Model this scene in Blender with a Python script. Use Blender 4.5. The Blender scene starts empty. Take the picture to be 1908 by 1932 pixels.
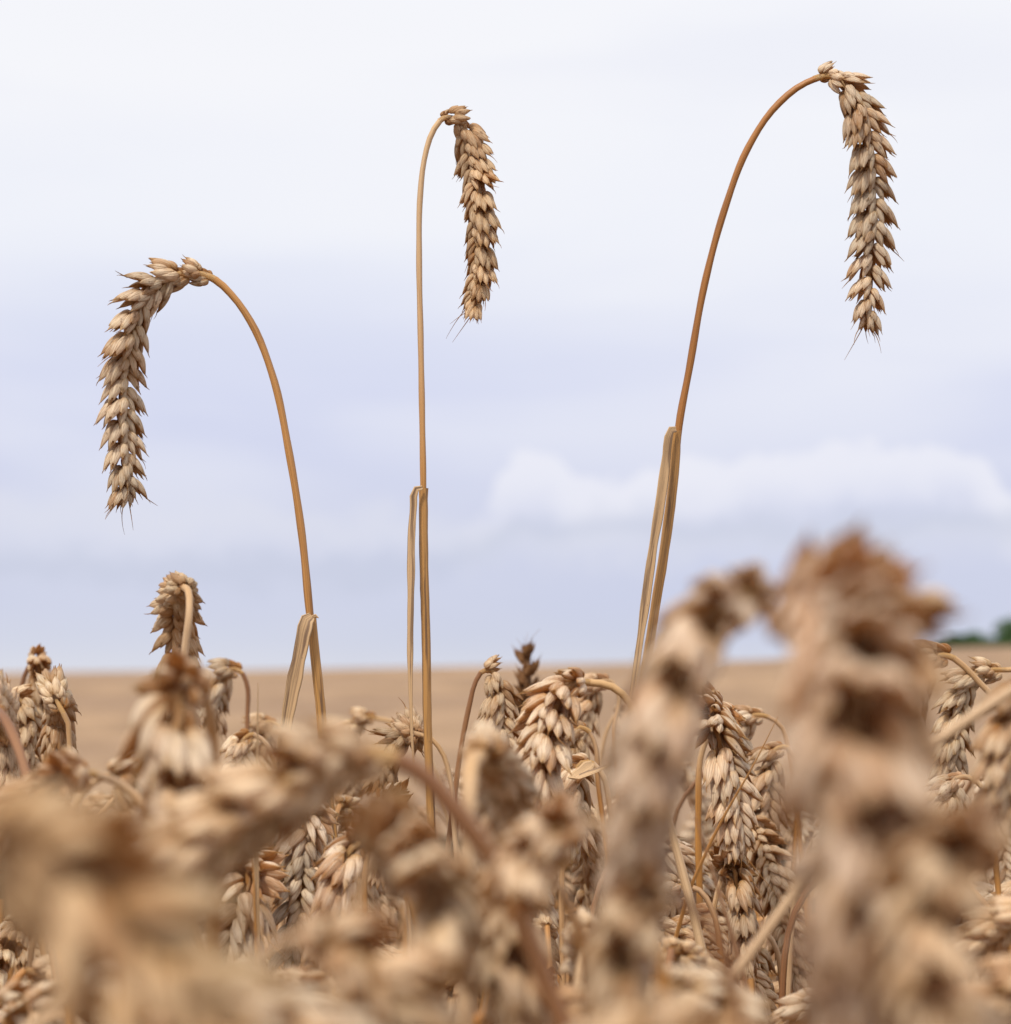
import bpy, math, random
import numpy as np
from mathutils import Vector, Matrix

random.seed(7)
rng = np.random.default_rng(7)
sc = bpy.context.scene
C = sc.collection
R_ = math.radians

# ------------------------------------------------------------------ camera
FPX = 966 / math.tan(R_(10))            # focal length in units of a 1908 x 1932 picture
CAM = Vector((0, 0, 0.90))
PITCH = math.atan((1262 - 966) / FPX)   # horizontal line of sight falls on row 1262
cam_d = bpy.data.cameras.new("camera")
cam = bpy.data.objects.new("camera", cam_d)
C.objects.link(cam)
cam.location = CAM
cam.rotation_euler = (R_(90) + PITCH, 0, 0)
cam_d.sensor_fit = 'VERTICAL'
cam_d.sensor_height = 24.0
cam_d.sensor_width = 24.0
cam_d.lens = 12.0 / math.tan(R_(10))
cam_d.clip_start = 0.02
cam_d.clip_end = 20000
cam_d.dof.use_dof = True
cam_d.dof.focus_distance = 1.05
cam_d.dof.aperture_fstop = cam_d.lens / 5.7
sc.camera = cam
FW = Vector((0, math.cos(PITCH), math.sin(PITCH)))
UP = Vector((0, -math.sin(PITCH), math.cos(PITCH)))


def P(x, y, d):
    """the world point seen at (x, y) of the picture, d metres along the view axis"""
    return CAM + d * (FW + Vector((1, 0, 0)) * ((x - 954) / FPX) + UP * ((966 - y) / FPX))


# ------------------------------------------------------------------ light
SUN_EL, SUN_AZ = R_(52), R_(208)        # azimuth from +Y clockwise: behind the camera
world = bpy.data.worlds.new("World")
sc.world = world
world.use_nodes = True
nt = world.node_tree
N, Lk = nt.nodes, nt.links
N.clear()


def nd(tree, t, **kw):
    n = tree.nodes.new(t)
    for k, v in kw.items():
        setattr(n, k, v)
    return n


def math_n(tree, op, a, b=None, c=None, clamp=False):
    n = tree.nodes.new('ShaderNodeMath')
    n.operation = op
    n.use_clamp = clamp
    for i, v in enumerate((a, b, c)):
        if v is None:
            continue
        if isinstance(v, (int, float)):
            n.inputs[i].default_value = v
        else:
            tree.links.new(v, n.inputs[i])
    return n.outputs[0]


def mixc(tree, f, a, b, blend='MIX'):
    n = tree.nodes.new('ShaderNodeMix')
    n.data_type = 'RGBA'
    n.blend_type = blend
    for s, v in ((n.inputs[0], f), (n.inputs[6], a), (n.inputs[7], b)):
        if isinstance(v, (int, float)):
            s.default_value = v
        elif isinstance(v, tuple):
            s.default_value = (*v, 1)
        else:
            tree.links.new(v, s)
    return n.outputs[2]


def ramp(tree, f, stops, interp='EASE'):
    n = tree.nodes.new('ShaderNodeValToRGB')
    n.color_ramp.interpolation = interp
    e = n.color_ramp.elements
    while len(e) < len(stops):
        e.new(0.5)
    for el, (p, c) in zip(e, stops):
        el.position = p
        el.color = (*c, 1) if isinstance(c, tuple) else (c, c, c, 1)
    tree.links.new(f, n.inputs[0])
    return n.outputs[0]


def maprange(tree, v, a, b, c=0.0, d=1.0, smooth=True):
    n = tree.nodes.new('ShaderNodeMapRange')
    n.interpolation_type = 'SMOOTHSTEP' if smooth else 'LINEAR'
    tree.links.new(v, n.inputs[0])
    for i, x in zip((1, 2, 3, 4), (a, b, c, d)):
        n.inputs[i].default_value = x
    return n.outputs[0]


def lin(r, g, b):
    f = lambda c: (c / 255 / 12.92) if c / 255 <= 0.04045 else ((c / 255 + 0.055) / 1.055) ** 2.4
    return (f(r), f(g), f(b))


def sky_world():
    tc = nd(nt, 'ShaderNodeTexCoord')
    sep = nd(nt, 'ShaderNodeSeparateXYZ')
    Lk.new(tc.outputs['Generated'], sep.inputs[0])
    x, y, z = sep.outputs
    sky = nd(nt, 'ShaderNodeTexSky', sky_type='NISHITA')
    sky.sun_disc = False
    sky.sun_elevation = SUN_EL
    sky.sun_rotation = SUN_AZ
    # layered cloud: noise drawn out along the horizon
    mp = nd(nt, 'ShaderNodeMapping')
    mp.inputs['Scale'].default_value = (4.0, 4.0, 17.0)
    mp.inputs['Rotation'].default_value = (0, R_(-5), 0)
    Lk.new(tc.outputs['Generated'], mp.inputs[0])
    n1 = nd(nt, 'ShaderNodeTexNoise')
    n1.inputs['Scale'].default_value = 1.0
    n1.inputs['Detail'].default_value = 5
    n1.inputs['Roughness'].default_value = 0.42
    n1.inputs['Distortion'].default_value = 0.25
    Lk.new(mp.outputs[0], n1.inputs['Vector'])
    mp2 = nd(nt, 'ShaderNodeMapping')
    mp2.inputs['Scale'].default_value = (30, 30, 42)
    Lk.new(tc.outputs['Generated'], mp2.inputs[0])
    n2 = nd(nt, 'ShaderNodeTexNoise')
    n2.inputs['Scale'].default_value = 1.0
    n2.inputs['Detail'].default_value = 5
    n2.inputs['Roughness'].default_value = 0.55
    Lk.new(mp2.outputs[0], n2.inputs['Vector'])
    base = ramp(nt, z, [(0.0, lin(216, 219, 232)), (0.010, lin(208, 213, 232)), (0.022, lin(207, 212, 234)), (0.048, lin(210, 214, 236)),
                        (0.075, lin(207, 212, 239)), (0.094, lin(216, 220, 243)), (0.121, lin(228, 231, 247)), (0.150, lin(241, 243, 252)),
                        (0.20, lin(250, 250, 254)), (0.32, (0.96, 0.97, 1.02)), (0.6, (1.12, 1.12, 1.15)), (1.0, (1.15, 1.15, 1.18))], 'LINEAR')
    streak = maprange(nt, n1.outputs[0], 0.40, 0.66)
    fade = maprange(nt, z, 0.02, 0.11, 0.25, 1.0)
    sm = math_n(nt, 'MULTIPLY', streak, fade)
    col = mixc(nt, math_n(nt, 'MULTIPLY', sm, 0.55), base, lin(249, 249, 253))
    dark = maprange(nt, n1.outputs[0], 0.50, 0.30)
    col = mixc(nt, math_n(nt, 'MULTIPLY', dark, 0.15), col, lin(199, 206, 236))
    # azimuth and the low bank of cumulus on the right
    az = math_n(nt, 'ARCTAN2', x, y)
    wob = math_n(nt, 'MULTIPLY', math_n(nt, 'SUBTRACT', n2.outputs[0], 0.5), 1.0)

    n3 = nd(nt, 'ShaderNodeTexNoise')
    n3.inputs['Scale'].default_value = 80
    n3.inputs['Detail'].default_value = 4
    n3.inputs['Roughness'].default_value = 0.5
    Lk.new(tc.outputs['Generated'], n3.inputs['Vector'])
    wob = math_n(nt, 'ADD', math_n(nt, 'MULTIPLY', math_n(nt, 'SUBTRACT', n2.outputs[0], 0.5), 0.016),
                 math_n(nt, 'MULTIPLY', math_n(nt, 'SUBTRACT', n3.outputs[0], 0.5), 0.016))

    def bank(tops, thick, edge):
        # a cloud bank: crisp billowed top along a height profile, its brightness dying away downwards
        fc = nd(nt, 'ShaderNodeFloatCurve')
        cv = fc.mapping.curves[0]
        pts = [(((x - 954) / FPX + 0.35) / 0.9, (1262 - y) / FPX * 8) for x, y in tops]
        while len(cv.points) < len(pts):
            cv.points.new(0.5, 0.5)
        for p, (a, b) in zip(cv.points, pts):
            p.location = (a, max(0, b))
        fc.mapping.update()
        Lk.new(math_n(nt, 'DIVIDE', math_n(nt, 'ADD', az, 0.35), 0.9), fc.inputs['Value'])
        dz = math_n(nt, 'SUBTRACT', math_n(nt, 'ADD', math_n(nt, 'DIVIDE', fc.outputs[0], 8.0), wob), z)
        return math_n(nt, 'MULTIPLY', maprange(nt, dz, -edge * 0.3, edge), maprange(nt, dz, thick, thick * 0.15))
    b1 = bank([(-900, 1000), (700, 1000), (860, 985), (912, 935), (948, 885), (985, 854), (1030, 856), (1068, 888), (1120, 915), (1200, 900), (1300, 872), (1450, 862), (1600, 848),
               (1780, 840), (1850, 868), (1930, 950), (2150, 1010), (2600, 1020), (3200, 1010)], 0.030, 0.0028)
    b1 = math_n(nt, 'MULTIPLY', b1, maprange(nt, math_n(nt, 'ADD', az, math_n(nt, 'MULTIPLY', wob, 1.5)), -0.022, 0.004))
    col = mixc(nt, math_n(nt, 'MULTIPLY', b1, 0.8), col, lin(240, 240, 250))
    b2 = bank([(-900, 960), (-300, 900), (100, 925), (400, 935), (650, 960), (900, 965), (1100, 985), (1400, 975), (1900, 960), (2600, 940), (3200, 990)], 0.022, 0.010)
    col = mixc(nt, math_n(nt, 'MULTIPLY', b2, 0.75), col, lin(224, 226, 240))
    b3 = bank([(-900, 1060), (100, 1030), (600, 1045), (880, 1010), (980, 965), (1150, 958), (1400, 965), (1900, 950), (2600, 1000), (3200, 1040)], 0.018, 0.012)
    col = mixc(nt, math_n(nt, 'MULTIPLY', b3, 0.75), col, lin(197, 203, 224))
    ten = mixc(nt, 1.0, col, (10, 10, 10), 'MULTIPLY')
    cover = maprange(nt, z, -0.05, 1.0, 0.95, 0.9)
    fin = mixc(nt, cover, sky.outputs[0], ten)
    bg = nd(nt, 'ShaderNodeBackground')
    bg.inputs[1].default_value = 0.1
    Lk.new(fin, bg.inputs[0])
    out = nd(nt, 'ShaderNodeOutputWorld')
    Lk.new(bg.outputs[0], out.inputs[0])


sky_world()
sun_d = bpy.data.lights.new("sun", 'SUN')
sun_d.energy = 3.2
sun_d.angle = R_(7)
sun_d.color = (1.0, 0.90, 0.75)
sun = bpy.data.objects.new("sun", sun_d)
C.objects.link(sun)
sdir = Vector((math.sin(SUN_AZ) * math.cos(SUN_EL), math.cos(SUN_AZ) * math.cos(SUN_EL), math.sin(SUN_EL)))
sun.rotation_euler = sdir.to_track_quat('Z', 'Y').to_euler()

sc.view_settings.view_transform = 'Standard'
sc.view_settings.look = 'None'
sc.view_settings.exposure = 0.0
sc.view_settings.gamma = 1.0
sc.render.engine = 'CYCLES'
sc.cycles.use_denoising = True
sc.cycles.max_bounces = 7
sc.cycles.diffuse_bounces = 4
sc.cycles.glossy_bounces = 2
sc.cycles.transmission_bounces = 4
sc.cycles.transparent_max_bounces = 4


# ------------------------------------------------------------------ materials
def attr(t, name, out):
    n = nd(t, 'ShaderNodeAttribute', attribute_name=name)
    return n.outputs[out]


def husk_material(name, base, body, pale, fleck, trans=0.18):
    m = bpy.data.materials.new(name)
    m.use_nodes = True
    t = m.node_tree
    bs = t.nodes['Principled BSDF']
    out = t.nodes['Material Output']
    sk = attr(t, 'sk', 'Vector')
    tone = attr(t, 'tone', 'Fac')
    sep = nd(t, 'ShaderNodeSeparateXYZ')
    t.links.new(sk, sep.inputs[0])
    mp = nd(t, 'ShaderNodeMapping')
    mp.inputs['Scale'].default_value = (4.2, 4.2, 1.3)
    t.links.new(sk, mp.inputs[0])
    st = nd(t, 'ShaderNodeTexNoise')
    st.inputs['Scale'].default_value = 1.6
    st.inputs['Detail'].default_value = 3
    t.links.new(mp.outputs[0], st.inputs['Vector'])
    obj = nd(t, 'ShaderNodeTexCoord')
    geo = nd(t, 'ShaderNodeNewGeometry')
    bl = nd(t, 'ShaderNodeTexNoise')
    bl.inputs['Scale'].default_value = 420
    bl.inputs['Detail'].default_value = 4
    t.links.new(geo.outputs['Position'], bl.inputs['Vector'])
    big = nd(t, 'ShaderNodeTexNoise')
    big.inputs['Scale'].default_value = 26
    big.inputs['Detail'].default_value = 2
    t.links.new(geo.outputs['Position'], big.inputs['Vector'])
    al = math_n(t, 'ADD', sep.outputs[2], math_n(t, 'MULTIPLY', math_n(t, 'SUBTRACT', bl.outputs[0], 0.5), 0.5))
    c = ramp(t, al, [(0.0, body), (0.22, tuple((p + q) / 2 for p, q in zip(body, pale))), (0.62, pale), (1.0, body)], 'LINEAR')
    c = mixc(t, maprange(t, sep.outputs[1], 0.25, -0.45, 0.0, 0.85), c, base)  # inner sides amber: less weathered, with the shade between husks painted in
    # each floret its own tone, each patch of an ear more or less weathered
    c = mixc(t, maprange(t, tone, 0.5, 1.0, 0.0, 0.6), c, base)
    c = mixc(t, maprange(t, tone, 0.45, 0.0, 0.0, 0.55), c, pale)
    c = mixc(t, maprange(t, big.outputs[0], 0.52, 0.66, 0.0, 0.38), c, (0.66, 0.50, 0.38))
    c = mixc(t, maprange(t, big.outputs[0], 0.46, 0.36, 0.0, 0.45), c, base)
    c = mixc(t, maprange(t, st.outputs[0], 0.50, 0.66, 0.0, 0.5), c, tuple(v * 0.5 for v in base))
    c = mixc(t, maprange(t, st.outputs[0], 0.45, 0.33, 0.0, 0.4), c, tuple(min(1, v * 1.25) for v in pale))
    c = mixc(t, maprange(t, bl.outputs[0], 0.61, 0.72, 0.0, 0.55), c, fleck)
    # some ears paler, greyer or browner than others
    oi = nd(t, 'ShaderNodeObjectInfo')
    c = mixc(t, 1.0, c, oi.outputs['Color'], 'MULTIPLY')
    t.links.new(c, bs.inputs['Base Color'])
    bs.inputs['Roughness'].default_value = 0.58
    bs.inputs['Specular IOR Level'].default_value = 0.32
    bp = nd(t, 'ShaderNodeBump')
    bp.inputs['Strength'].default_value = 0.8
    bp.inputs['Distance'].default_value = 0.0006
    t.links.new(st.outputs[0], bp.inputs['Height'])
    t.links.new(bp.outputs[0], bs.inputs['Normal'])
    tr = nd(t, 'ShaderNodeBsdfTranslucent')
    t.links.new(mixc(t, 0.5, c, (0.88, 0.48, 0.13)), tr.inputs[0])
    mx = nd(t, 'ShaderNodeMixShader')
    mx.inputs[0].default_value = trans
    t.links.new(bs.outputs[0], mx.inputs[1])
    t.links.new(tr.outputs[0], mx.inputs[2])
    t.links.new(mx.outputs[0], out.inputs[0])
    return m


def straw_material(name, a, b, dark, rough=0.42, dark_amt=0.6, lo=0.56):
    m = bpy.data.materials.new(name)
    m.use_nodes = True
    t = m.node_tree
    bs = t.nodes['Principled BSDF']
    sk = attr(t, 'sk', 'Vector')
    tone = attr(t, 'tone', 'Fac')
    mp = nd(t, 'ShaderNodeMapping')
    mp.inputs['Scale'].default_value = (5.0, 5.0, 7)
    t.links.new(sk, mp.inputs[0])
    st = nd(t, 'ShaderNodeTexNoise')
    st.inputs['Scale'].default_value = 1.5
    st.inputs['Detail'].default_value = 4
    t.links.new(mp.outputs[0], st.inputs['Vector'])
    mp3 = nd(t, 'ShaderNodeMapping')
    mp3.inputs['Scale'].default_value = (1.1, 1.1, 26)
    t.links.new(sk, mp3.inputs[0])
    pt = nd(t, 'ShaderNodeTexNoise')
    pt.inputs['Scale'].default_value = 1.0
    pt.inputs['Detail'].default_value = 6
    t.links.new(mp3.outputs[0], pt.inputs['Vector'])
    geo = nd(t, 'ShaderNodeNewGeometry')
    sp = nd(t, 'ShaderNodeTexNoise')
    sp.inputs['Scale'].default_value = 900
    sp.inputs['Detail'].default_value = 3
    t.links.new(geo.outputs['Position'], sp.inputs['Vector'])
    c = mixc(t, maprange(t, pt.outputs[0], 0.42, 0.66, 0.0, 0.6), a, tuple(v * 0.82 for v in a))
    c = mixc(t, maprange(t, tone, 0.35, 1.0, 0.0, 0.95), c, b)
    c = mixc(t, maprange(t, st.outputs[0], 0.48, 0.66, 0.0, 0.62), c, dark)
    c = mixc(t, maprange(t, pt.outputs[0], lo, lo + 0.1, 0.0, dark_amt), c, dark)
    c = mixc(t, maprange(t, sp.outputs[0], 0.68, 0.78, 0.0, 0.35), c, tuple(v * 0.5 for v in dark))
    oi = nd(t, 'ShaderNodeObjectInfo')
    c = mixc(t, 1.0, c, oi.outputs['Color'], 'MULTIPLY')
    t.links.new(c, bs.inputs['Base Color'])
    bs.inputs['Roughness'].default_value = rough
    bs.inputs['Specular IOR Level'].default_value = 0.4
    bp = nd(t, 'ShaderNodeBump')
    bp.inputs['Strength'].default_value = 0.5
    bp.inputs['Distance'].default_value = 0.0003
    t.links.new(st.outputs[0], bp.inputs['Height'])
    t.links.new(bp.outputs[0], bs.inputs['Normal'])
    return m


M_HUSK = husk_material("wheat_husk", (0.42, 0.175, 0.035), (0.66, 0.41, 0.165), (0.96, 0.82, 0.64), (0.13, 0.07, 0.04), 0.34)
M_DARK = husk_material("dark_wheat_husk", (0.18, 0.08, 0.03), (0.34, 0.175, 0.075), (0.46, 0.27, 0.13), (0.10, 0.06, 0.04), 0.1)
M_STEM = straw_material("straw_stem", (0.50, 0.245, 0.072), (0.60, 0.42, 0.26), (0.24, 0.10, 0.03), 0.38, 0.5, 0.57)
M_NECK = straw_material("straw_neck", (0.60, 0.42, 0.26), (0.52, 0.32, 0.15), (0.28, 0.15, 0.07), 0.5, 0.4, 0.60)
M_RED = straw_material("reddish_straw", (0.32, 0.16, 0.075), (0.24, 0.11, 0.05), (0.12, 0.06, 0.03), 0.5)
M_SHEATH = straw_material("weathered_sheath", (0.50, 0.27, 0.09), (0.42, 0.26, 0.12), (0.12, 0.07, 0.045), 0.45, 0.8, 0.53)
M_LEAF = straw_material("dry_leaf", (0.58, 0.39, 0.215), (0.48, 0.29, 0.14), (0.16, 0.095, 0.06), 0.6, 0.8, 0.51)


# ------------------------------------------------------------------ mesh building
class MB:
    def __init__(s):
        s.v, s.sk, s.tn, s.f = [], [], [], []
        s.n = 0

    def add(s, v, sk, tone, faces):
        v = np.asarray(v, float)
        s.v.append(v)
        s.sk.append(np.asarray(sk, float))
        s.tn.append(np.full(len(v), tone) if np.isscalar(tone) else np.asarray(tone, float))
        s.f.append((np.asarray(faces, np.int64) + s.n))
        s.n += len(v)

    def merge(s, o, mat=None, off=None, tone_shift=0.0):
        """append a finished (v, sk, tn, f) bundle moved by a 3x3 matrix and an offset"""
        v, sk, tn, f = o
        if mat is not None:
            v = v @ mat.T
        if off is not None:
            v = v + off
        s.v.append(v)
        s.sk.append(sk)
        s.tn.append(np.clip(tn + tone_shift, 0, 1))
        s.f.append(f + s.n)
        s.n += len(v)

    def bundle(s):
        return np.concatenate(s.v), np.concatenate(s.sk), np.concatenate(s.tn), np.concatenate(s.f)

    def mesh(s, name, mat, smooth=True):
        v, sk, tn, f = s.bundle()
        return bundle_mesh((v, sk, tn, f), name, mat, smooth)

    def build(s, name, mat, parent=None, loc=None):
        me = s.mesh(name, mat)
        return link(name, me, parent, loc)


def bundle_mesh(bd, name, mat, smooth=True):
    v, sk, tn, f = bd
    me = bpy.data.meshes.new(name)
    me.vertices.add(len(v))
    me.vertices.foreach_set('co', v.astype(np.float32).ravel())
    me.loops.add(f.size)
    me.loops.foreach_set('vertex_index', f.astype(np.int32).ravel())
    me.polygons.add(len(f))
    me.polygons.foreach_set('loop_start', np.arange(0, f.size, 4, dtype=np.int32))
    me.polygons.foreach_set('loop_total', np.full(len(f), 4, dtype=np.int32))
    me.polygons.foreach_set('use_smooth', np.full(len(f), smooth))
    a = me.attributes.new('sk', 'FLOAT_VECTOR', 'POINT')
    a.data.foreach_set('vector', sk.astype(np.float32).ravel())
    b = me.attributes.new('tone', 'FLOAT', 'POINT')
    b.data.foreach_set('value', tn.astype(np.float32))
    me.update()
    me.validate()
    me.materials.append(mat)
    return me


def link(name, me, parent=None, loc=None):
    o = bpy.data.objects.new(name, me)
    C.objects.link(o)
    if parent is not None:
        o.parent = parent
    if loc is not None:
        o.location = loc
    return o


def grid_faces(m, n, wrap=True):
    f = []
    for i in range(m - 1):
        for j in range(n if wrap else n - 1):
            k = (j + 1) % n
            f.append((i * n + j, i * n + k, (i + 1) * n + k, (i + 1) * n + j))
    return np.array(f)


_gf = {}


def gf(m, n):
    if (m, n) not in _gf:
        _gf[(m, n)] = grid_faces(m, n)
    return _gf[(m, n)]


def catmull(pts, k=10):
    """smooth curve through the points, k steps per span, tangents weighted by span length so that it never overshoots"""
    p = np.array([tuple(q) for q in pts], float)
    h = np.linalg.norm(np.diff(p, axis=0), axis=1) + 1e-9
    dl = np.diff(p, axis=0) / h[:, None]
    m = np.zeros_like(p)
    m[0], m[-1] = dl[0], dl[-1]
    for i in range(1, len(p) - 1):
        m[i] = (dl[i - 1] * h[i] + dl[i] * h[i - 1]) / (h[i] + h[i - 1])
    out = []
    for i in range(len(p) - 1):
        for j in range(k):
            t = j / k
            out.append((2 * t ** 3 - 3 * t * t + 1) * p[i] + (t ** 3 - 2 * t * t + t) * h[i] * m[i]
                       + (-2 * t ** 3 + 3 * t * t) * p[i + 1] + (t ** 3 - t * t) * h[i] * m[i + 1])
    out.append(p[-1])
    return np.array(out)


def resample(c, step):
    seg = np.linalg.norm(np.diff(c, axis=0), axis=1)
    s = np.concatenate([[0], np.cumsum(seg)])
    n = max(3, int(round(s[-1] / step)) + 1)
    t = np.linspace(0, s[-1], n)
    return np.stack([np.interp(t, s, c[:, i]) for i in range(3)], 1), t


def frames(c, ref=(0, -1, 0)):
    """tangent, side, binormal carried along the curve without twist"""
    T = np.gradient(c, axis=0)
    T /= np.linalg.norm(T, axis=1)[:, None]
    S = np.zeros_like(T)
    r = np.array(ref, float)
    if abs(r @ T[0]) > 0.95:
        r = np.array((1.0, 0, 0))
    for i in range(len(T)):
        r = r - (r @ T[i]) * T[i]
        r /= np.linalg.norm(r)
        S[i] = r
    return T, S, np.cross(T, S)


def tube(mb, c, rad, n=8, tone=0.5, flat=1.0, twist=0.0, v0=0.0, fold=0.0, ref=(0, -1, 0), rough=0.0):
    """tube along c; rad is a number or a list; flat < 1 squashes it to a blade, fold bends the blade along its rib"""
    c = np.asarray(c, float)
    m = len(c)
    T, S, B = frames(c, ref)
    rad = np.full(m, rad) if np.isscalar(rad) else np.asarray(rad)
    a = np.arange(n) * 2 * np.pi / n
    d = np.concatenate([[0], np.cumsum(np.linalg.norm(np.diff(c, axis=0), axis=1))])
    V = np.zeros((m, n, 3))
    K = np.zeros((m, n, 3))
    for i in range(m):
        tw = twist * d[i] / max(d[-1], 1e-6)
        s = S[i] * math.cos(tw) + B[i] * math.sin(tw)
        b = -S[i] * math.sin(tw) + B[i] * math.cos(tw)
        x = np.cos(a) * rad[i]
        y = np.sin(a) * rad[i] * flat + fold * np.abs(x)
        if rough:
            x = x * (1 + rough * rng.uniform(-1, 1, n))
        V[i] = c[i] + x[:, None] * b + y[:, None] * s
        K[i] = np.stack([np.cos(a) + v0, np.sin(a), np.full(n, d[i])], 1)
    mb.add(V.reshape(-1, 3), K.reshape(-1, 3), tone if np.isscalar(tone) else np.repeat(tone, n), gf(m, n))


# ------------------------------------------------------------------ husks, spikelets
def rot(axis, ang):
    return np.array(Matrix.Rotation(ang, 3, axis))


def pod(mb, L, W, D, bow, mat, off, tone, torn=False, n=10, m=9, keel=0.35, hook=0.0, r=random, b0=0.42):
    """one husk: boat shaped, keeled on its outer (+y) side, along +z; torn husks end in a ragged open mouth"""
    a = np.arange(n) * 2 * np.pi / n
    smax = r.uniform(0.80, 0.92) if torn else 1.0
    V = np.zeros((m, n, 3))
    K = np.zeros((m, n, 3))
    jag = np.array([r.uniform(-1, 1) for _ in range(n)])
    ph, p2, dent = r.uniform(0, 6), r.uniform(0, 6), r.uniform(0.02, 0.09)
    for i in range(m):
        s = smax * i / (m - 1)
        if s < 0.36:
            w = b0 + (1 - b0) * math.sin(math.pi / 2 * s / 0.36)
        else:
            t = (s - 0.36) / 0.64
            w = max(0.045, (1 - t ** 1.75) ** 0.92)
        if i == 0:
            w *= 0.5
        rib = 1 + 0.035 * np.cos(6 * a + ph) + dent * np.cos(2 * a + p2 + 3 * s)
        x = W * w * np.cos(a) * rib
        sy = np.sin(a)
        y = D * w * np.where(sy > 0, sy, 0.6 * sy)
        y = y + keel * W * w * np.exp(-((a - np.pi / 2) / 0.42) ** 2)
        z = np.full(n, L * s)
        if torn and i >= m - 2:
            z = z + jag * L * (0.10 if i == m - 1 else 0.03)
        yc = bow * L * math.sin(math.pi * s * 0.92) + hook * L * max(0, s - 0.7) ** 2 * 4
        V[i] = np.stack([x, y + yc, z], 1)
        K[i] = np.stack([np.cos(a) + tone * 7, np.sin(a), np.full(n, s)], 1)
    v = V.reshape(-1, 3) @ mat.T + off
    mb.add(v, K.reshape(-1, 3), tone, gf(m, n))
    tip = np.array((0, bow * L * math.sin(math.pi * 0.92) + hook * L * 0.36, L * smax)) @ mat.T + off
    return tip


def awn(mb, tip, d, L, curl, tone, r0=0.00022):
    """thin bristle from a husk's tip"""
    d = np.asarray(d, float)
    d /= np.linalg.norm(d)
    pts = [tip - d * 0.0012]
    q = tip.copy()
    cu = np.asarray(curl, float)
    for i in range(7):
        d = d + cu * 0.16
        d /= np.linalg.norm(d)
        q = q + d * L / 7
        pts.append(q.copy())
    tube(mb, np.array(pts), np.linspace(r0, r0 * 0.25, len(pts)), n=4, tone=tone)


def spikelet(kind, seed, hi=True):
    """kind: 'plain', 'awned', 'tip', 'small'.  +z points along the spikelet, +y away from the rachis, x spreads the fan"""
    r = random.Random(seed)
    mb = MB()
    mm = 0.001
    n, m = (14, 10) if hi else (6, 6)

    def fl(x, y, z, ax, ay, L, W, torn, tone, keelturn):
        # keelturn turns the keel towards the flank
        M = rot('Y', R_(ax)) @ rot('X', R_(-ay)) @ rot('Z', R_(-keelturn))
        off = np.array((x, y, z)) * mm
        hk = r.uniform(-0.05, 0.12)
        tip = pod(mb, L * mm, W * mm, W * 0.76 * mm, r.uniform(0.0, 0.035), M, off, tone, torn, n, m, r.uniform(0.2, 0.5), hk, r, 0.66 if torn else 0.45)
        return tip, M @ np.array((0, 0.12, 1.0))
    tn = lambda: min(1, max(0, r.gauss(0.45, 0.30)))
    j = lambda s: r.uniform(-s, s)
    tips = []
    if kind == 'tip':
        for k in range(5):
            a = k * 72 + j(15)
            ax, ay = 15 * math.cos(R_(a)), 15 * math.sin(R_(a))
            tips.append(fl(math.cos(R_(a)) * 1.0, math.sin(R_(a)) * 1.0, r.uniform(0, 2), ax + j(4), ay + j(4),
                           r.uniform(8, 10.5), 1.55, r.random() < 0.3, tn(), 0))
    else:
        small = kind == 'small'
        q = 0.8 if small else 1.0
        for s in (-1, 1):
            fl(1.7 * s, 0.2, -0.3, s * (21 + j(5)), 4 + j(4), q * (7.6 + j(0.7)), 2.15, True, tn(), 42 * s)
            tips.append(fl(1.3 * s, 1.0, 1.0, s * (16 + j(5)), 7 + j(5), q * (10.8 + j(0.9)), 1.95, r.random() < 0.4, tn(), 30 * s))
            if hi:
                tips.append(fl(1.7 * s, -0.9, 0.8, s * (14 + j(4)), -6 + j(4), q * (9.6 + j(0.8)), 1.6, r.random() < 0.3, tn(), 60 * s))
        if not small:
            s = r.choice((-1, 1))
            tips.append(fl(0.7 * s, 1.6, 2.2, s * (8 + j(4)), 12 + j(5), 10.0 + j(0.8), 1.8, r.random() < 0.35, tn(), 8 * s))
            tips.append(fl(-0.6 * s, 1.2, 3.6, -s * (6 + j(4)), 9 + j(5), 8.8 + j(0.8), 1.75, r.random() < 0.35, tn(), -8 * s))
        else:
            tips.append(fl(0, 1.3, 2.0, j(6), 9, 8.0, 1.8, False, tn(), 0))
    if hi:
        for tip, d in tips:
            dd = d + np.array((j(0.2), j(0.2), 0))
            if kind == 'tip':
                L = r.choice((2.5, 4, 9, 14, 19)) * r.uniform(0.8, 1.1)
            elif kind == 'awned':
                L = r.choice((1.2, 1.5, 2.5, 2.5, 5.5))
            else:
                L = r.uniform(0.6, 1.9)
            cu = 1.6 if L > 3 and kind != 'tip' else 0.5
            if kind == 'tip' and L > 6:
                cu = r.choice((-5.0, -3.0, 1.0))
                dd = dd + np.array((0.35 * np.sign(d[0]), 0.35 * np.sign(d[1] + 1e-6), 0))
            awn(mb, tip, dd, L * mm, (j(0.4) - 0.3 * cu * np.sign(d[0]), 0.1 + j(0.5), 0.5 + j(0.4)), 0.6)
    return mb.bundle()


KINDS = {'plain': [spikelet('plain', i) for i in range(9)], 'awned': [spikelet('awned', 50 + i) for i in range(6)],
         'tip': [spikelet('tip', 80 + i) for i in range(4)], 'small': [spikelet('small', 90 + i) for i in range(4)]}
LOW = [spikelet('small', 200 + i, False) for i in range(5)]
_sm = {}


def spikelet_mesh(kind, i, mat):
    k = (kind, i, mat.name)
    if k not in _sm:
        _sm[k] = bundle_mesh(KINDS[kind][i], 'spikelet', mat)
    return _sm[k]


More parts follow.
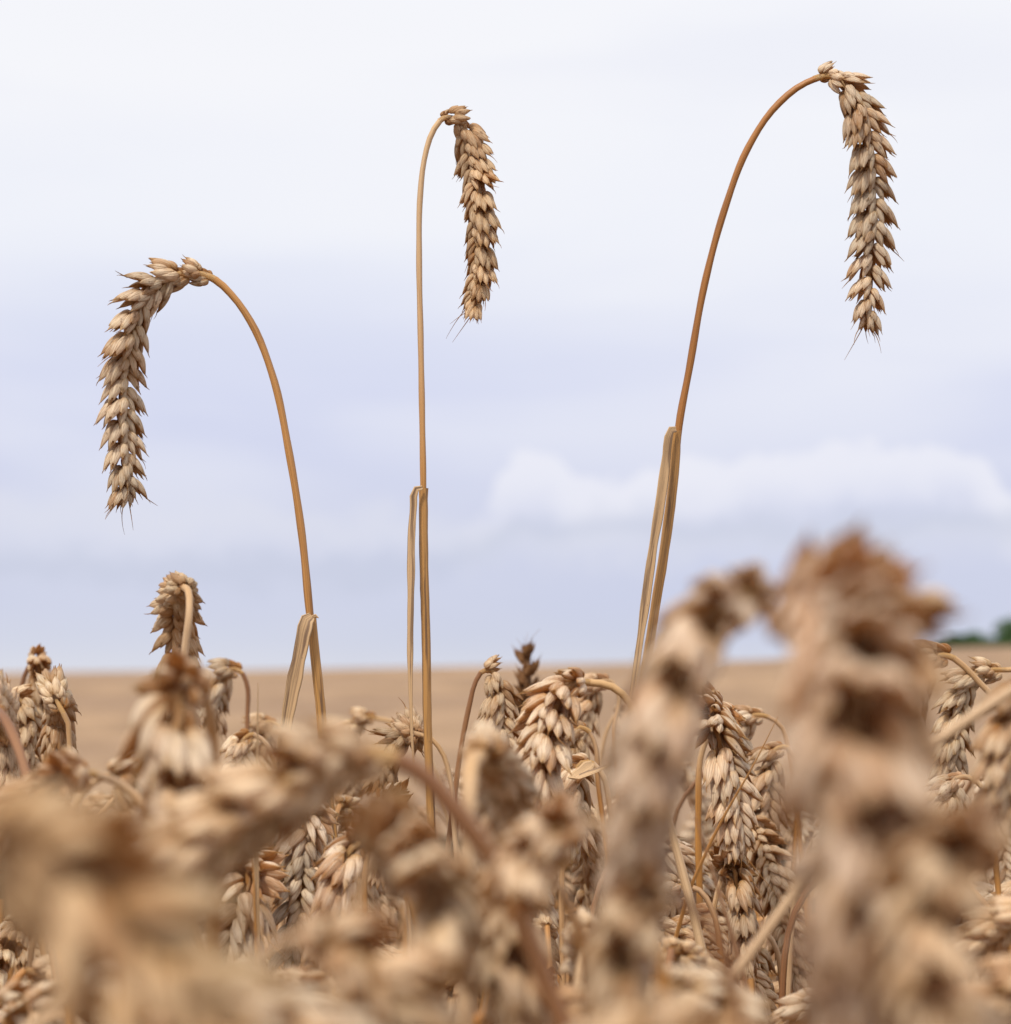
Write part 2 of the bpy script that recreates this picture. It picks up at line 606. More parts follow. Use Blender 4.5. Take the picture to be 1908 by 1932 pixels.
def ear_nodes(curve, roll, r, sc_=1.0, awned=0.3, pitch=0.0043, tilt0=25, spread=1.0, taper=0.0):
    """positions and frames of every spikelet on a rachis: (kind, index, 3x3 matrix, position)"""
    c, t = resample(curve, 0.002)
    L = t[-1]
    T, S, B = frames(c)
    out = []
    n = max(6, int(L / (pitch * sc_)))
    for i in range(n):
        u = (i + 0.35) / n
        s = u * L * (1 - 0.055)
        k = min(len(c) - 1, int(round(s / L * (len(c) - 1))))
        a = R_(roll) + r.uniform(-0.12, 0.12) + 0.35 * (u - 0.5)
        side = S[k] * math.cos(a) + B[k] * math.sin(a)
        side = side * (1 if i % 2 else -1)
        tl = R_((tilt0 + r.uniform(-6, 6)) * (1.0 if u > 0.15 else 0.8) * (1 - 0.35 * max(0, u - 0.75) / 0.25)) * spread
        ax = T[k] * math.cos(tl) + side * math.sin(tl)
        ra = side * math.cos(tl) - T[k] * math.sin(tl)
        tg = np.cross(ra, ax)
        q = sc_ * (0.80 + 0.25 * min(1, u / 0.16)) * (1 - 0.24 * max(0, (u - 0.72)) / 0.28) * (1 - taper * u) * r.uniform(0.93, 1.07)
        tw = r.uniform(-0.14, 0.14)
        tg2 = tg * math.cos(tw) + ra * math.sin(tw)
        ra2 = ra * math.cos(tw) - tg * math.sin(tw)
        M = np.stack([tg2, ra2, ax], 1) * q
        kind = 'small' if i < 2 else ('awned' if r.random() < awned * (0.6 + u) else 'plain')
        out.append((kind, r.randrange(len(KINDS[kind])), M, c[k] + side * 0.0006 * q))
    M = np.stack([B[-1], S[-1], T[-1]], 1) * sc_ * 0.92 * (1 - taper)
    M = M @ rot('Z', r.uniform(0, 6))
    out.append(('tip', r.randrange(4), M, c[-1] - T[-1] * 0.010 * sc_))
    return out, c


def rachis(mb, c, r0=0.0011, r1=0.0006):
    c, t = resample(c, 0.0022)
    c = c[:-4] if len(c) > 12 else c
    T, S, B = frames(c)
    z = np.array([0.0004 * (-1) ** (i // 2) for i in range(len(c))])
    z[:2] = 0
    tube(mb, c + S * z[:, None], np.linspace(r0, r1, len(c)), n=6, tone=0.6)


GROUP = "wheat plants of the near crop"
HEROGROUP = "tall wheat stalks standing above the crop"


TINTS = [(1, 1, 1), (1.0, 0.96, 0.88), (0.96, 0.88, 0.78), (1.02, 0.93, 0.82), (0.86, 0.78, 0.70), (1.04, 1.03, 1.0), (0.95, 0.86, 0.74)]


def tint(o, c):
    o.color = (*c, 1)


def root_empty(name, loc, label, cat, group):
    o = bpy.data.objects.new(name, None)
    o.empty_display_size = 0.02
    C.objects.link(o)
    o.location = loc
    o['label'] = label
    o['category'] = cat
    if group:
        o['group'] = group
    return o


def ground_z(y):
    return -0.05 * max(0.0, y) if y < 60 else None


def plant(label, stem, ear, roll=20, size=1.0, mat=None, stem_mat=None, group=GROUP, r_top=0.0010, r_low=0.0017,
          sheath=None, leaf=None, seed=0, awned=0.3, tilt=25, split=True, spread=1.0, pale=0.03, taper=0.0, tinted=None, stem_tint=None, pitch=0.0042):
    """a wheat plant set out from points (x, y, depth): stem from low to neck, ear from neck to tip"""
    r = random.Random(seed + 1000)
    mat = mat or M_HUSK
    stem_mat = stem_mat or M_STEM
    sp = [P(*q) for q in stem]
    low = sp[0]
    dirn = (sp[0] - sp[1]).normalized()
    gz = -0.05 * max(0, low.y)
    drop = low.z - gz
    # carry the straw down to the soil
    foot = Vector((low.x + max(-0.6, min(0.6, dirn.x / max(0.3, -dirn.z))) * drop * 0.35, low.y + 0.02, gz - 0.01))
    mid = low.lerp(foot, 0.45) + Vector((dirn.x * 0.03, 0, 0))
    if dirn.z > -0.3:
        mid = low + dirn * 0.05 + Vector((0, 0, -0.08))
    pts = [foot, mid] + sp
    root = root_empty('wheat_plant', foot, label, 'wheat', group)
    f = np.array(tuple(foot))
    ep = [P(*q) for q in ear]
    full = catmull(pts + ep[1:], 14)
    cut = 14 * (len(pts) - 1)
    c, t = resample(full[:cut + 1], 0.004)
    rad = np.interp(t / t[-1], [0, 0.6, 0.85, 1], [r_low * 1.25, r_low, (r_low + r_top) / 2, r_top]) * size
    rad = rad * (1 + 0.05 * np.sin(t * 260 + seed))
    mb = MB()
    tl = (t[-1] - t)
    tone = np.interp(tl, [0, pale * 0.3, pale, 9], [1, 0.9, 0.3, 0.3]) if pale else r.uniform(0.1, 0.55)
    tube(mb, c - f, rad, n=12, tone=tone, v0=seed * 3.1)
    so = mb.build('stem', stem_mat, root)
    tint(so, stem_tint or r.choice([(1, 1, 1), (0.9, 0.85, 0.8), (1.05, 1.05, 1.0)]))
    neck = full[cut].copy()
    nodes, ec = ear_nodes(full[cut:], roll, r, size, awned, tilt0=tilt, spread=spread, taper=taper, pitch=pitch)
    mb = MB()
    rachis(mb, np.vstack([full[cut - 2], full[cut:]]) - neck, r_top * 1.04 * size, 0.0006 * size)
    ti = tinted or r.choice(TINTS)
    if split:
        eo = mb.build('ear', mat, root, Vector(tuple(neck - f)))
        for kind, i, M, p in nodes:
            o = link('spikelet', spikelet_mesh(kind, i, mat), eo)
            m4 = Matrix([list(M[0]) + [p[0] - neck[0]], list(M[1]) + [p[1] - neck[1]], list(M[2]) + [p[2] - neck[2]], [0, 0, 0, 1]])
            o.matrix_local = m4
            k = r.uniform(0.76, 1.08)
            tint(o, tuple(v * k for v in ti))
    else:
        for kind, i, M, p in nodes:
            mb.merge(KINDS[kind][i], M, p - neck, r.uniform(-0.12, 0.12))
        mb.build('ear', mat, root, Vector(tuple(neck - f)))
    if sheath:
        # the sheath wraps the straw from its collar (points from the collar downwards)
        k = [P(*q) for q in sheath]
        c2, t2 = resample(catmull(k, 10), 0.004)
        mb = MB()
        rr = np.interp(t2 / t2[-1], [0, 0.03, 0.5, 1], [2.15, 1.95, 1.95, 1.75]) * 0.001 * size
        tube(mb, c2 - f, rr, n=12, tone=0.4, v0=5 + seed, rough=0.05)
        mb.build('leaf_sheath', M_SHEATH, root)
    for w, flat, fold, tw, lp in (leaf or []):
        k = [P(*q) for q in lp]
        c2, t2 = resample(catmull(k, 10), 0.003)
        mb = MB()
        u = t2 / t2[-1]
        rr = w * 0.0005 * np.interp(u, [0, 0.06, 0.5, 0.9, 1], [0.5, 1, 0.85, 0.4, 0.08])
        rr = rr * (1 + 0.08 * np.sin(u * 21 + seed) + 0.05 * np.sin(u * 47))
        tube(mb, c2 - f, rr, n=10, tone=r.uniform(0.1, 0.5), flat=flat, fold=fold, twist=tw, v0=9 + seed)
        mb.build('leaf_blade', M_LEAF, root)
    return root


# ------------------------------------------------------------------ the setting
def crest_row(az):
    """row of the far skyline at an azimuth (picture units)"""
    x = 954 + math.tan(az) * FPX
    return float(np.interp(x, [-3000, 0, 500, 954, 1450, 1780, 1908, 3500, 6000], [1275, 1269, 1264, 1256, 1245, 1224, 1221, 1190, 1200]))


CREST = 320.0


def terrain(x, y):
    if y < 0:
        return 0.0 - 0.01 * y * 0
    near = -0.05 * y if y < 60 else -3.0 - 1.7 * (1 - math.exp(-(y - 60) / 34))
    if y <= 85:
        return near
    az = math.atan2(x, y)
    top = CAM.z + CREST * (1262 - crest_row(az)) / FPX - 0.8
    v85 = -3.0 - 1.7 * (1 - math.exp(-25 / 34))
    if y <= CREST:
        u = (y - 85) / (CREST - 85)
        s = math.sin(u * math.pi / 2) ** 1.1
        return v85 + (top - v85) * s
    u = (y - CREST)
    return top - 0.00012 * u * u if u < 300 else top - 10.8 - 0.004 * (u - 300)


def sheet(name, ys, half, zoff, mat, nx=121):
    v, f = [], []
    for y in ys:
        h = half(y)
        for i in range(nx):
            u = i / (nx - 1) * 2 - 1
            x = u * abs(u) ** 0.5 * h
            v.append((x, y, terrain(x, y) + zoff))
    for j in range(len(ys) - 1):
        for i in range(nx - 1):
            a = j * nx + i
            f.append((a, a + 1, a + nx + 1, a + nx))
    v = np.array(v)
    return bundle_mesh((v, v * 0, v[:, 0] * 0, np.array(f)), name, mat)


def soil_material():
    m = bpy.data.materials.new("dry_soil")
    m.use_nodes = True
    t = m.node_tree
    bs = t.nodes['Principled BSDF']
    geo = nd(t, 'ShaderNodeNewGeometry')
    n = nd(t, 'ShaderNodeTexNoise')
    n.inputs['Scale'].default_value = 14
    n.inputs['Detail'].default_value = 8
    t.links.new(geo.outputs['Position'], n.inputs['Vector'])
    t.links.new(ramp(t, n.outputs[0], [(0.3, (0.10, 0.062, 0.035)), (0.7, (0.24, 0.16, 0.09))]), bs.inputs[0])
    bs.inputs['Roughness'].default_value = 0.95
    bp = nd(t, 'ShaderNodeBump')
    bp.inputs['Distance'].default_value = 0.03
    t.links.new(n.outputs[0], bp.inputs['Height'])
    t.links.new(bp.outputs[0], bs.inputs['Normal'])
    return m


def crop_material():
    m = bpy.data.materials.new("distant_ripe_crop")
    m.use_nodes = True
    t = m.node_tree
    bs = t.nodes['Principled BSDF']
    geo = nd(t, 'ShaderNodeNewGeometry')
    mp = nd(t, 'ShaderNodeMapping')
    mp.inputs['Scale'].default_value = (0.25, 0.09, 0.4)
    t.links.new(geo.outputs['Position'], mp.inputs[0])
    n = nd(t, 'ShaderNodeTexNoise')
    n.inputs['Scale'].default_value = 1
    n.inputs['Detail'].default_value = 7
    n.inputs['Roughness'].default_value = 0.6
    t.links.new(mp.outputs[0], n.inputs['Vector'])
    n2 = nd(t, 'ShaderNodeTexNoise')
    n2.inputs['Scale'].default_value = 5
    n2.inputs['Detail'].default_value = 5
    t.links.new(geo.outputs['Position'], n2.inputs['Vector'])
    n3 = nd(t, 'ShaderNodeTexNoise')
    n3.inputs['Scale'].default_value = 0.022
    n3.inputs['Detail'].default_value = 3
    t.links.new(geo.outputs['Position'], n3.inputs['Vector'])
    c = ramp(t, n.outputs[0], [(0.34, (0.275, 0.167, 0.086)), (0.66, (0.44, 0.282, 0.158))])
    c = mixc(t, maprange(t, n3.outputs[0], 0.4, 0.6, 0.0, 0.7), c, (0.26, 0.16, 0.095))
    c = mixc(t, maprange(t, n2.outputs[0], 0.35, 0.65, 0.0, 0.4), c, (0.14, 0.085, 0.042))
    # wheel tracks drilled across the slope
    sp = nd(t, 'ShaderNodeSeparateXYZ')
    t.links.new(geo.outputs['Position'], sp.inputs[0])
    tr = math_n(t, 'ABSOLUTE', math_n(t, 'SUBTRACT', math_n(t, 'FRACT', math_n(t, 'DIVIDE', math_n(t, 'ADD', sp.outputs[1], math_n(t, 'MULTIPLY', sp.outputs[0], 0.35)), 24.0)), 0.5))
    c = mixc(t, maprange(t, tr, 0.035, 0.01, 0.0, 0.35), c, (0.17, 0.11, 0.06))
    t.links.new(c, bs.inputs[0])
    bs.inputs['Roughness'].default_value = 0.9
    bp = nd(t, 'ShaderNodeBump')
    bp.inputs['Distance'].default_value = 0.12
    bp.inputs['Strength'].default_value = 0.6
    t.links.new(n2.outputs[0], bp.inputs['Height'])
    t.links.new(bp.outputs[0], bs.inputs['Normal'])
    return m


ys = list(np.linspace(-40, 0, 9)) + list(np.linspace(0.5, 20, 30)) + list(np.linspace(22, CREST, 90)) + \
    list(np.linspace(CREST + 6, 900, 40)) + [1500, 2500, 4000, 7000]
half = lambda y: 60 + max(0, y) * 1.1
g = link('ground', sheet('ground', ys, half, 0.0, soil_material()))
g['kind'] = 'structure'
ys2 = [y for y in ys if 12 <= y <= 900]
crop = link('distant_wheat', sheet('distant_wheat', ys2, half, 0.8, crop_material()))
crop['kind'] = 'stuff'
crop['label'] = 'smooth tan field of ripe wheat rising to the skyline'
crop['category'] = 'wheat field'


# trees standing just behind the crest on the right
def leaf_material():
    m = bpy.data.materials.new("tree_leaves")
    m.use_nodes = True
    t = m.node_tree
    bs = t.nodes['Principled BSDF']
    tone = attr(t, 'tone', 'Fac')
    t.links.new(ramp(t, tone, [(0, (0.018, 0.05, 0.016)), (0.6, (0.04, 0.10, 0.022)), (1, (0.08, 0.15, 0.035))], 'LINEAR'), bs.inputs[0])
    bs.inputs['Roughness'].default_value = 0.6
    return m


def bark_material():
    m = bpy.data.materials.new("bark")
    m.use_nodes = True
    t = m.node_tree
    bs = t.nodes['Principled BSDF']
    n = nd(t, 'ShaderNodeTexNoise')
    n.inputs['Scale'].default_value = 9
    t.links.new(ramp(t, n.outputs[0], [(0.3, (0.05, 0.035, 0.025)), (0.7, (0.13, 0.10, 0.075))]), bs.inputs[0])
    return m


M_TREE, M_BARK = leaf_material(), bark_material()


def tree(x, y, h, w, label, seed):
    r = np.random.default_rng(seed)
    z0 = terrain(x, y)
    root = root_empty('tree', (x, y, z0), label, 'tree', 'trees behind the crest of the field')
    mb = MB()
    tc = np.array([(0, 0, -0.3), (0.1, 0, h * 0.25), (0.0, 0.1, h * 0.5), (0.15, 0, h * 0.8)])
    tube(mb, catmull(tc, 6), np.linspace(0.035 * h, 0.01 * h, 19), n=8)
    for k in range(7):
        a = k * 2.4
        z1 = h * (0.25 + 0.07 * k)
        e = np.array((math.cos(a) * w * 0.38, math.sin(a) * w * 0.38, z1 + h * 0.22))
        tube(mb, catmull([(0, 0, z1), tuple(e * (0.5, 0.5, 1) + (0, 0, -0.1)), tuple(e)], 5), np.linspace(0.014 * h, 0.003 * h, 11), n=6)
    mb.build('trunk', M_BARK, root)
    cl = []
    for k in range(26):
        a, rr, zz = r.uniform(0, 6.28), r.uniform(0, 1) ** 0.5, r.uniform(0.16, 0.92)
        sh = math.sin(math.pi * min(1, max(0.0, (zz * 0.85 + 0.12)))) ** 0.6
        cl.append((math.cos(a) * rr * w * 0.42 * sh, math.sin(a) * rr * w * 0.42 * sh, zz * h, r.uniform(0.12, 0.21) * w, r.uniform(0, 1)))
    v, tn = [], []
    for cx, cy, cz, cr, ct in cl:
        m = 420
        d = r.normal(size=(m, 3))
        d /= np.linalg.norm(d, axis=1)[:, None]
        p = np.array((cx, cy, cz)) + d * (cr * r.uniform(0.55, 1.05, m) ** 0.5)[:, None] * (1, 1, 0.75)
        s = 0.055 * w / 5 + 0.05
        a1 = r.normal(size=(m, 3))
        a1 /= np.linalg.norm(a1, axis=1)[:, None]
        a2 = np.cross(a1, d + 0.3 * r.normal(size=(m, 3)))
        a2 /= np.linalg.norm(a2, axis=1)[:, None] + 1e-6
        sz = (s * r.uniform(0.7, 1.5, m))[:, None]
        v.append(np.stack([p - a1 * sz, p - a2 * sz * 0.6, p + a1 * sz, p + a2 * sz * 0.6], 1).reshape(-1, 3))
        tn.append(np.repeat(np.clip(ct * 0.7 + r.uniform(-0.2, 0.5, m), 0, 1), 4))
    v = np.concatenate(v)
    tn = np.concatenate(tn)
    link('crown', bundle_mesh((v, v * 0, tn, np.arange(len(v)).reshape(-1, 4)), 'crown', M_TREE, False), root)


for i, (px, dd, top, w, lab) in enumerate([
        (1822, 380, 1194, 6.6, 'low rounded dark green tree on the skyline, its top just above the crest'),
        (1786, 384, 1204, 4.2, 'small green bush left of the rounded tree on the skyline'),
        (1856, 382, 1206, 4.0, 'small green bush right of the rounded tree on the skyline'),
        (1914, 378, 1173, 7.4, 'taller dark green tree on the skyline cut by the right edge of the photo')]):
    q = P(px, top, dd)
    z0 = terrain(q.x, q.y)
    tree(q.x, q.y, q.z - z0, w, lab, i + 3)

# ------------------------------------------------------------------ the three tall stalks
D0 = 1.05
z3 = lambda pts, d: [(x, y, d) for x, y in pts]
plant('tall golden wheat stalk, leftmost of the three, arching left with a long hanging ear',
      z3([(648, 1740), (630, 1600), (612, 1440), (604, 1340), (593, 1230), (585, 1160), (570, 1010), (545, 850), (515, 710), (475, 610), (437, 556), (405, 527)], D0),
      [(404, 526, D0), (372, 516, D0), (330, 519, D0), (292, 540, D0 - .002), (262, 578, D0 - .004), (243, 640, D0 - .004), (233, 710, D0), (231, 790, D0), (235, 870, D0), (238, 925, D0), (233, 962, D0)],
      roll=52, size=0.93, group=HEROGROUP, r_top=0.0014, r_low=0.0018, seed=1, awned=0.4, tilt=27, pale=0.0, tinted=(1, .97, .93), pitch=.0044,
      sheath=z3([(587, 1163), (594, 1230), (606, 1340), (614, 1440), (632, 1600)], D0),
      leaf=[(5.6, 0.10, 0.35, 0.5, [(588, 1163, D0 - .003), (582, 1164, D0 - .004), (577, 1176, D0 - .005), (567, 1225, D0 - .006), (552, 1300, D0 - .006), (540, 1370, D0 - .006), (530, 1450, D0 - .006), (520, 1560, D0)]),
            (2.0, 0.3, 0.1, 0.2, [(588, 1164, D0 - .003), (601, 1163, D0 - .004), (602, 1166, D0 - .004)])])
plant('tall straight wheat stalk in the middle, its ear hooking over to the right',
      z3([(818, 1660), (812, 1500), (807, 1370), (804, 1200), (800, 1060), (799, 920), (797, 800), (794, 640), (791, 480), (793, 370), (801, 300), (815, 252), (832, 226)], D0),
      [(833, 225, D0), (850, 220, D0 + .002), (871, 232, D0 + .004), (886, 262, D0 + .005), (896, 310, D0 + .004), (904, 365, D0), (908, 430, D0), (909, 490, D0), (903, 540, D0), (893, 575, D0), (884, 600, D0)],
      roll=8, size=0.84, group=HEROGROUP, r_top=0.0012, r_low=0.0016, seed=2, awned=0.8, tilt=28, pale=0.17, tinted=(.90, .79, .66), pitch=.0041,
      sheath=z3([(799, 921), (800, 1060), (804, 1200), (807, 1370), (812, 1500), (818, 1660)], D0),
      leaf=[(2.9, 0.22, 0.35, 1.1, [(797, 920, D0 - .003), (790, 918, D0 - .004), (784, 924, D0 - .004), (780, 960, D0 - .004), (777, 1000, D0 - .005), (776, 1100, D0 - .006), (775, 1240, D0 - .006), (778, 1380, D0 - .006), (784, 1480, D0 - .004)])])
plant('tallest wheat stalk, curving to the right with its pale ear hanging highest of all',
      z3([(1190, 1440), (1204, 1340), (1222, 1240), (1236, 1150), (1260, 1000), (1275, 870), (1281, 805), (1300, 700), (1331, 530), (1369, 390), (1411, 280), (1462, 203), (1510, 162), (1540, 148)], D0),
      [(1541, 147, D0), (1562, 142, D0), (1590, 156, D0 - .003), (1614, 190, D0 - .004), (1631, 240, D0 - .005), (1641, 310, D0 - .003), (1644, 380, D0), (1643, 450, D0), (1640, 520, D0), (1637, 580, D0), (1634, 630, D0)],
      roll=50, size=0.93, group=HEROGROUP, r_top=0.0013, r_low=0.0017, seed=3, awned=0.4, pale=0.0, tinted=(1.0, .97, .94), stem_tint=(.76, .66, .60), pitch=.0044, tilt=27,
      sheath=z3([(1276, 812), (1273, 880), (1259, 1000), (1236, 1150), (1222, 1240), (1204, 1340)], D0),
      leaf=[(4.0, 0.2, 0.4, 0.8, [(1275, 810, D0 - .003), (1269, 807, D0 - .004), (1262, 818, D0 - .005), (1256, 860, D0 - .005), (1247, 930, D0 - .006), (1229, 1050, D0 - .006), (1209, 1200, D0 - .006), (1192, 1320, D0 - .006), (1180, 1420, D0 - .003)])])

# ------------------------------------------------------------------ plants of the near crop that the photograph shows one by one
S = []   # label, stem, ear, options


def add(label, stem, ear, **kw):
    S.append((label, stem, ear, kw))


add('ear hanging behind its own pale bent straw, rising above the skyline at the left',
    [(347, 1330, .93), (346, 1280, .93), (350, 1220, .93), (357, 1160, .93), (357, 1122, .935), (349, 1109, .945)],
    [(348, 1109, .95), (340, 1120, .965), (334, 1160, .98), (333, 1220, .985), (336, 1300, .985), (340, 1390, .985), (345, 1480, .985)],
    roll=35, stem_mat='neck', r_top=.0013, r_low=.0016, size=.92, tinted=(.98, .92, .82))
add('blurred ear facing the camera below the ear with the bent straw, orange at its crook',
    [(404, 1600, .66), (402, 1440, .65), (392, 1330, .64), (368, 1292, .632)],
    [(367, 1292, .631), (348, 1290, .626), (337, 1316, .62), (334, 1370, .616), (334, 1450, .614), (335, 1550, .614), (336, 1650, .62)],
    roll=88, size=1.36, tilt=31, pitch=.0048, tinted=(1.08, 1.05, 1.02))
add('soft ear on a red-brown straw by the left edge, rising to the skyline',
    [(10, 1480, 1.3), (25, 1370, 1.3), (40, 1300, 1.3), (52, 1262, 1.3), (64, 1247, 1.3)],
    z3([(64, 1247), (72, 1252), (76, 1300), (82, 1370), (90, 1440), (97, 1510)], 1.29), roll=75, stem_mat='red', size=1.05)
add('soft ear with a thick brown straw crossing it at the left edge',
    [(66, 1560, .82), (52, 1470, .83), (30, 1400, .84), (8, 1355, .85), (-8, 1340, .86)],
    [(-8, 1340, .9), (0, 1345, .96), (12, 1390, 1.0), (18, 1450, 1.0), (16, 1530, 1.0)], roll=60, stem_mat='red', r_top=.0015)
add('small ear hooked over beside the red-strawed ear at the left edge',
    z3([(30, 1500), (8, 1400), (6, 1345), (18, 1322)], 1.15), z3([(19, 1322), (36, 1318), (50, 1345), (52, 1400), (50, 1470)], 1.15), roll=30)
add('dark ear behind a short pale upright straw at the left',
    z3([(138, 1460), (131, 1400), (126, 1356), (120, 1346)], 1.08), z3([(119, 1346), (110, 1352), (106, 1400), (112, 1460), (118, 1530)], 1.12),
    roll=20, stem_mat='neck')
add('small far ear on a dark brown straw right of the blurred facing ear',
    z3([(466, 1420), (467, 1350), (466, 1290), (458, 1270)], 1.3), z3([(457, 1269), (436, 1262), (418, 1282), (405, 1320), (398, 1380)], 1.3), roll=40, stem_mat='red')
add('pale ear tucked under the thin upright leaf tip',
    z3([(520, 1440), (500, 1400), (478, 1385)], 1.2), z3([(476, 1385), (460, 1395), (452, 1440), (440, 1490), (430, 1540)], 1.2), roll=30)
add('pale rounded far ear behind the folded leaf of the left tall stalk',
    z3([(548, 1460), (540, 1400), (524, 1370)], 1.35), z3([(523, 1370), (505, 1362), (492, 1385), (486, 1440)], 1.35), roll=60)
add('blurred pale ear on an arched straw just left of the middle tall stalk',
    z3([(840, 1520), (810, 1430), (775, 1385), (740, 1362), (712, 1356)], 1.55), z3([(711, 1356), (690, 1352), (668, 1370), (655, 1405), (658, 1450), (668, 1500)], 1.55), roll=40, stem_mat='neck')
add('ear drooping left behind the foot of the middle tall stalk on a bowed cream straw',
    z3([(856, 1540), (850, 1470), (832, 1415), (808, 1390), (795, 1387)], 1.08), z3([(794, 1387), (770, 1385), (745, 1400), (728, 1440), (720, 1500)], 1.1), roll=40, stem_mat='neck', size=.9)
add('sharp ear on a dark red-brown straw between the middle stalk and the big central ear',
    z3([(858, 1500), (872, 1400), (886, 1330), (898, 1285), (908, 1268)], 1.12), z3([(909, 1267), (925, 1264), (938, 1290), (944, 1350), (952, 1410), (962, 1480), (968, 1540)], 1.12), roll=65, stem_mat='red', size=.95)
add('dark upright ear with bristles pointing up through the skyline',
    z3([(1010, 1540), (1005, 1450), (1000, 1370)], 1.5), z3([(999, 1372), (997, 1300), (994, 1240), (991, 1196)], 1.4), roll=40, mat='dark', size=1.25, awned=1.0, tilt=24, taper=.4, pitch=.0036, long_up=True)
add('largest sharp ear in the middle, drooping to the left from an arched straw',
    z3([(1215, 1400), (1196, 1345), (1180, 1315), (1156, 1296), (1130, 1289), (1112, 1288)], .97),
    [(1111, 1288, .97), (1084, 1290, .965), (1058, 1314, .96), (1040, 1362, .955), (1026, 1425, .95), (1012, 1490, .95), (996, 1555, .945), (980, 1620, .945)], roll=18, pitch=.0035, tilt=28, tinted=(1.05, 1.0, .96), size=1.25, stem_mat='neck')
add('ear partly hidden behind the largest central ear, curling down on its right',
    z3([(1165, 1440), (1160, 1370), (1168, 1310), (1155, 1287)], 1.25), z3([(1153, 1286), (1135, 1285), (1115, 1310), (1102, 1350), (1096, 1400)], 1.25), roll=50)
add('brown-tipped ear squeezed between the two sharp central ears',
    z3([(980, 1540), (978, 1430), (982, 1360), (990, 1336)], 1.2), z3([(991, 1335), (1004, 1334), (1006, 1380), (996, 1430), (990, 1500)], 1.2), roll=20, size=.9)
add('pale stubby ear bending right beside the largest central ear',
    z3([(1140, 1560), (1128, 1470), (1122, 1400), (1112, 1380)], 1.12), z3([(1110, 1378), (1092, 1372), (1082, 1400), (1080, 1450), (1078, 1520)], 1.12), roll=60, size=.95)
add('low pale ear with a torn leaf at the right of the largest central ear',
    z3([(1160, 1600), (1150, 1520), (1136, 1460), (1118, 1440)], 1.02), z3([(1116, 1439), (1096, 1440), (1085, 1470), (1080, 1530), (1080, 1600)], 1.02), roll=35,
    leaf=[(4.5, 0.15, 0.2, 1.4, [(1118, 1440, 1.01), (1085, 1470, 1.0), (1105, 1462, 1.0), (1135, 1450, 1.0), (1156, 1440, 1.0)])])
add('faint far ear on a thin pale straw left of the blurred tall ear',
    z3([(1130, 1520), (1135, 1430), (1150, 1370), (1160, 1352)], 1.5), z3([(1161, 1351), (1172, 1345), (1180, 1375), (1182, 1430)], 1.5), roll=40, stem_mat='neck')
add('sharp ear with splayed husks behind the slanting straw on the right',
    z3([(1320, 1680), (1318, 1520), (1324, 1420), (1340, 1376)], 1.1), z3([(1341, 1376), (1352, 1382), (1364, 1425), (1376, 1475), (1384, 1530), (1390, 1580), (1392, 1620)], 1.06), roll=60, size=1.15, tilt=31, pitch=.0038, tinted=(1.05, 1.0, .95))
add('pale ear curling over at the top end of the slanting straw',
    z3([(1500, 1500), (1490, 1420), (1470, 1365), (1448, 1352)], 1.2), z3([(1446, 1351), (1420, 1350), (1400, 1372), (1390, 1420), (1388, 1480)], 1.2), roll=45, size=.95)
add('ear half hidden by the huge blurred ear, right of the slanting straw',
    z3([(1500, 1600), (1505, 1500), (1500, 1430), (1486, 1410)], 1.15), z3([(1484, 1409), (1466, 1412), (1450, 1450), (1444, 1520), (1440, 1600)], 1.15), roll=60)
add('stubby ear pointing left on a thick slanting neck by the trees',
    z3([(1960, 1400), (1910, 1345), (1860, 1300), (1820, 1258), (1800, 1242)], .98), z3([(1798, 1241), (1775, 1236), (1750, 1250), (1728, 1290), (1715, 1350)], .98), roll=30, size=1.05, stem_mat='neck')
add('sharp ear hanging from a flat horizontal straw near the right edge',
    z3([(1990, 1330), (1950, 1275), (1920, 1263), (1898, 1264)], 1.12), z3([(1897, 1264), (1868, 1264), (1838, 1272), (1815, 1305), (1802, 1360), (1795, 1420), (1785, 1480)], 1.12), roll=45, size=.98, stem_mat='neck')
add('blurred ear drooping from the right edge below the taller tree',
    [(2070, 1460, .74), (2030, 1330, .74), (1985, 1275, .74), (1950, 1268, .74)], z3([(1949, 1268), (1930, 1285), (1915, 1330), (1904, 1390), (1894, 1470), (1882, 1550)], .74), roll=60)
add('pale split ear low at the right between the hanging ear and the edge',
    z3([(1880, 1640), (1870, 1540), (1850, 1480), (1826, 1466)], 1.05), z3([(1824, 1465), (1802, 1470), (1792, 1510), (1788, 1570)], 1.05), roll=60)
# the big blurred ones close to the camera
add('huge blurred ear hanging in front at the right, with a wide orange-brown crook',
    [(1660, 1980, .46), (1660, 1600, .455), (1640, 1330, .445), (1535, 1220, .43), (1492, 1173, .417)],
    [(1492, 1172, .416), (1522, 1148, .41), (1572, 1148, .396), (1602, 1192, .384), (1610, 1270, .374), (1606, 1380, .367), (1628, 1520, .364), (1615, 1680, .366), (1604, 1850, .37), (1600, 1990, .375)],
    roll=74, stem_mat='red', size=1.2, r_top=.0016, tilt=28, pitch=.0038, tinted=(1.02, .95, .93))
add('blurred orange-brown ear crooked over the right shoulder of the hugest ear',
    [(1540, 1900, .47), (1550, 1500, .46), (1570, 1270, .45), (1600, 1160, .44), (1630, 1132, .435)],
    [(1631, 1132, .434), (1665, 1124, .43), (1690, 1160, .425), (1688, 1240, .42), (1676, 1340, .42), (1672, 1450, .42), (1672, 1560, .42)], roll=50, size=1.0, tilt=26, tinted=(1.04, .90, .74))
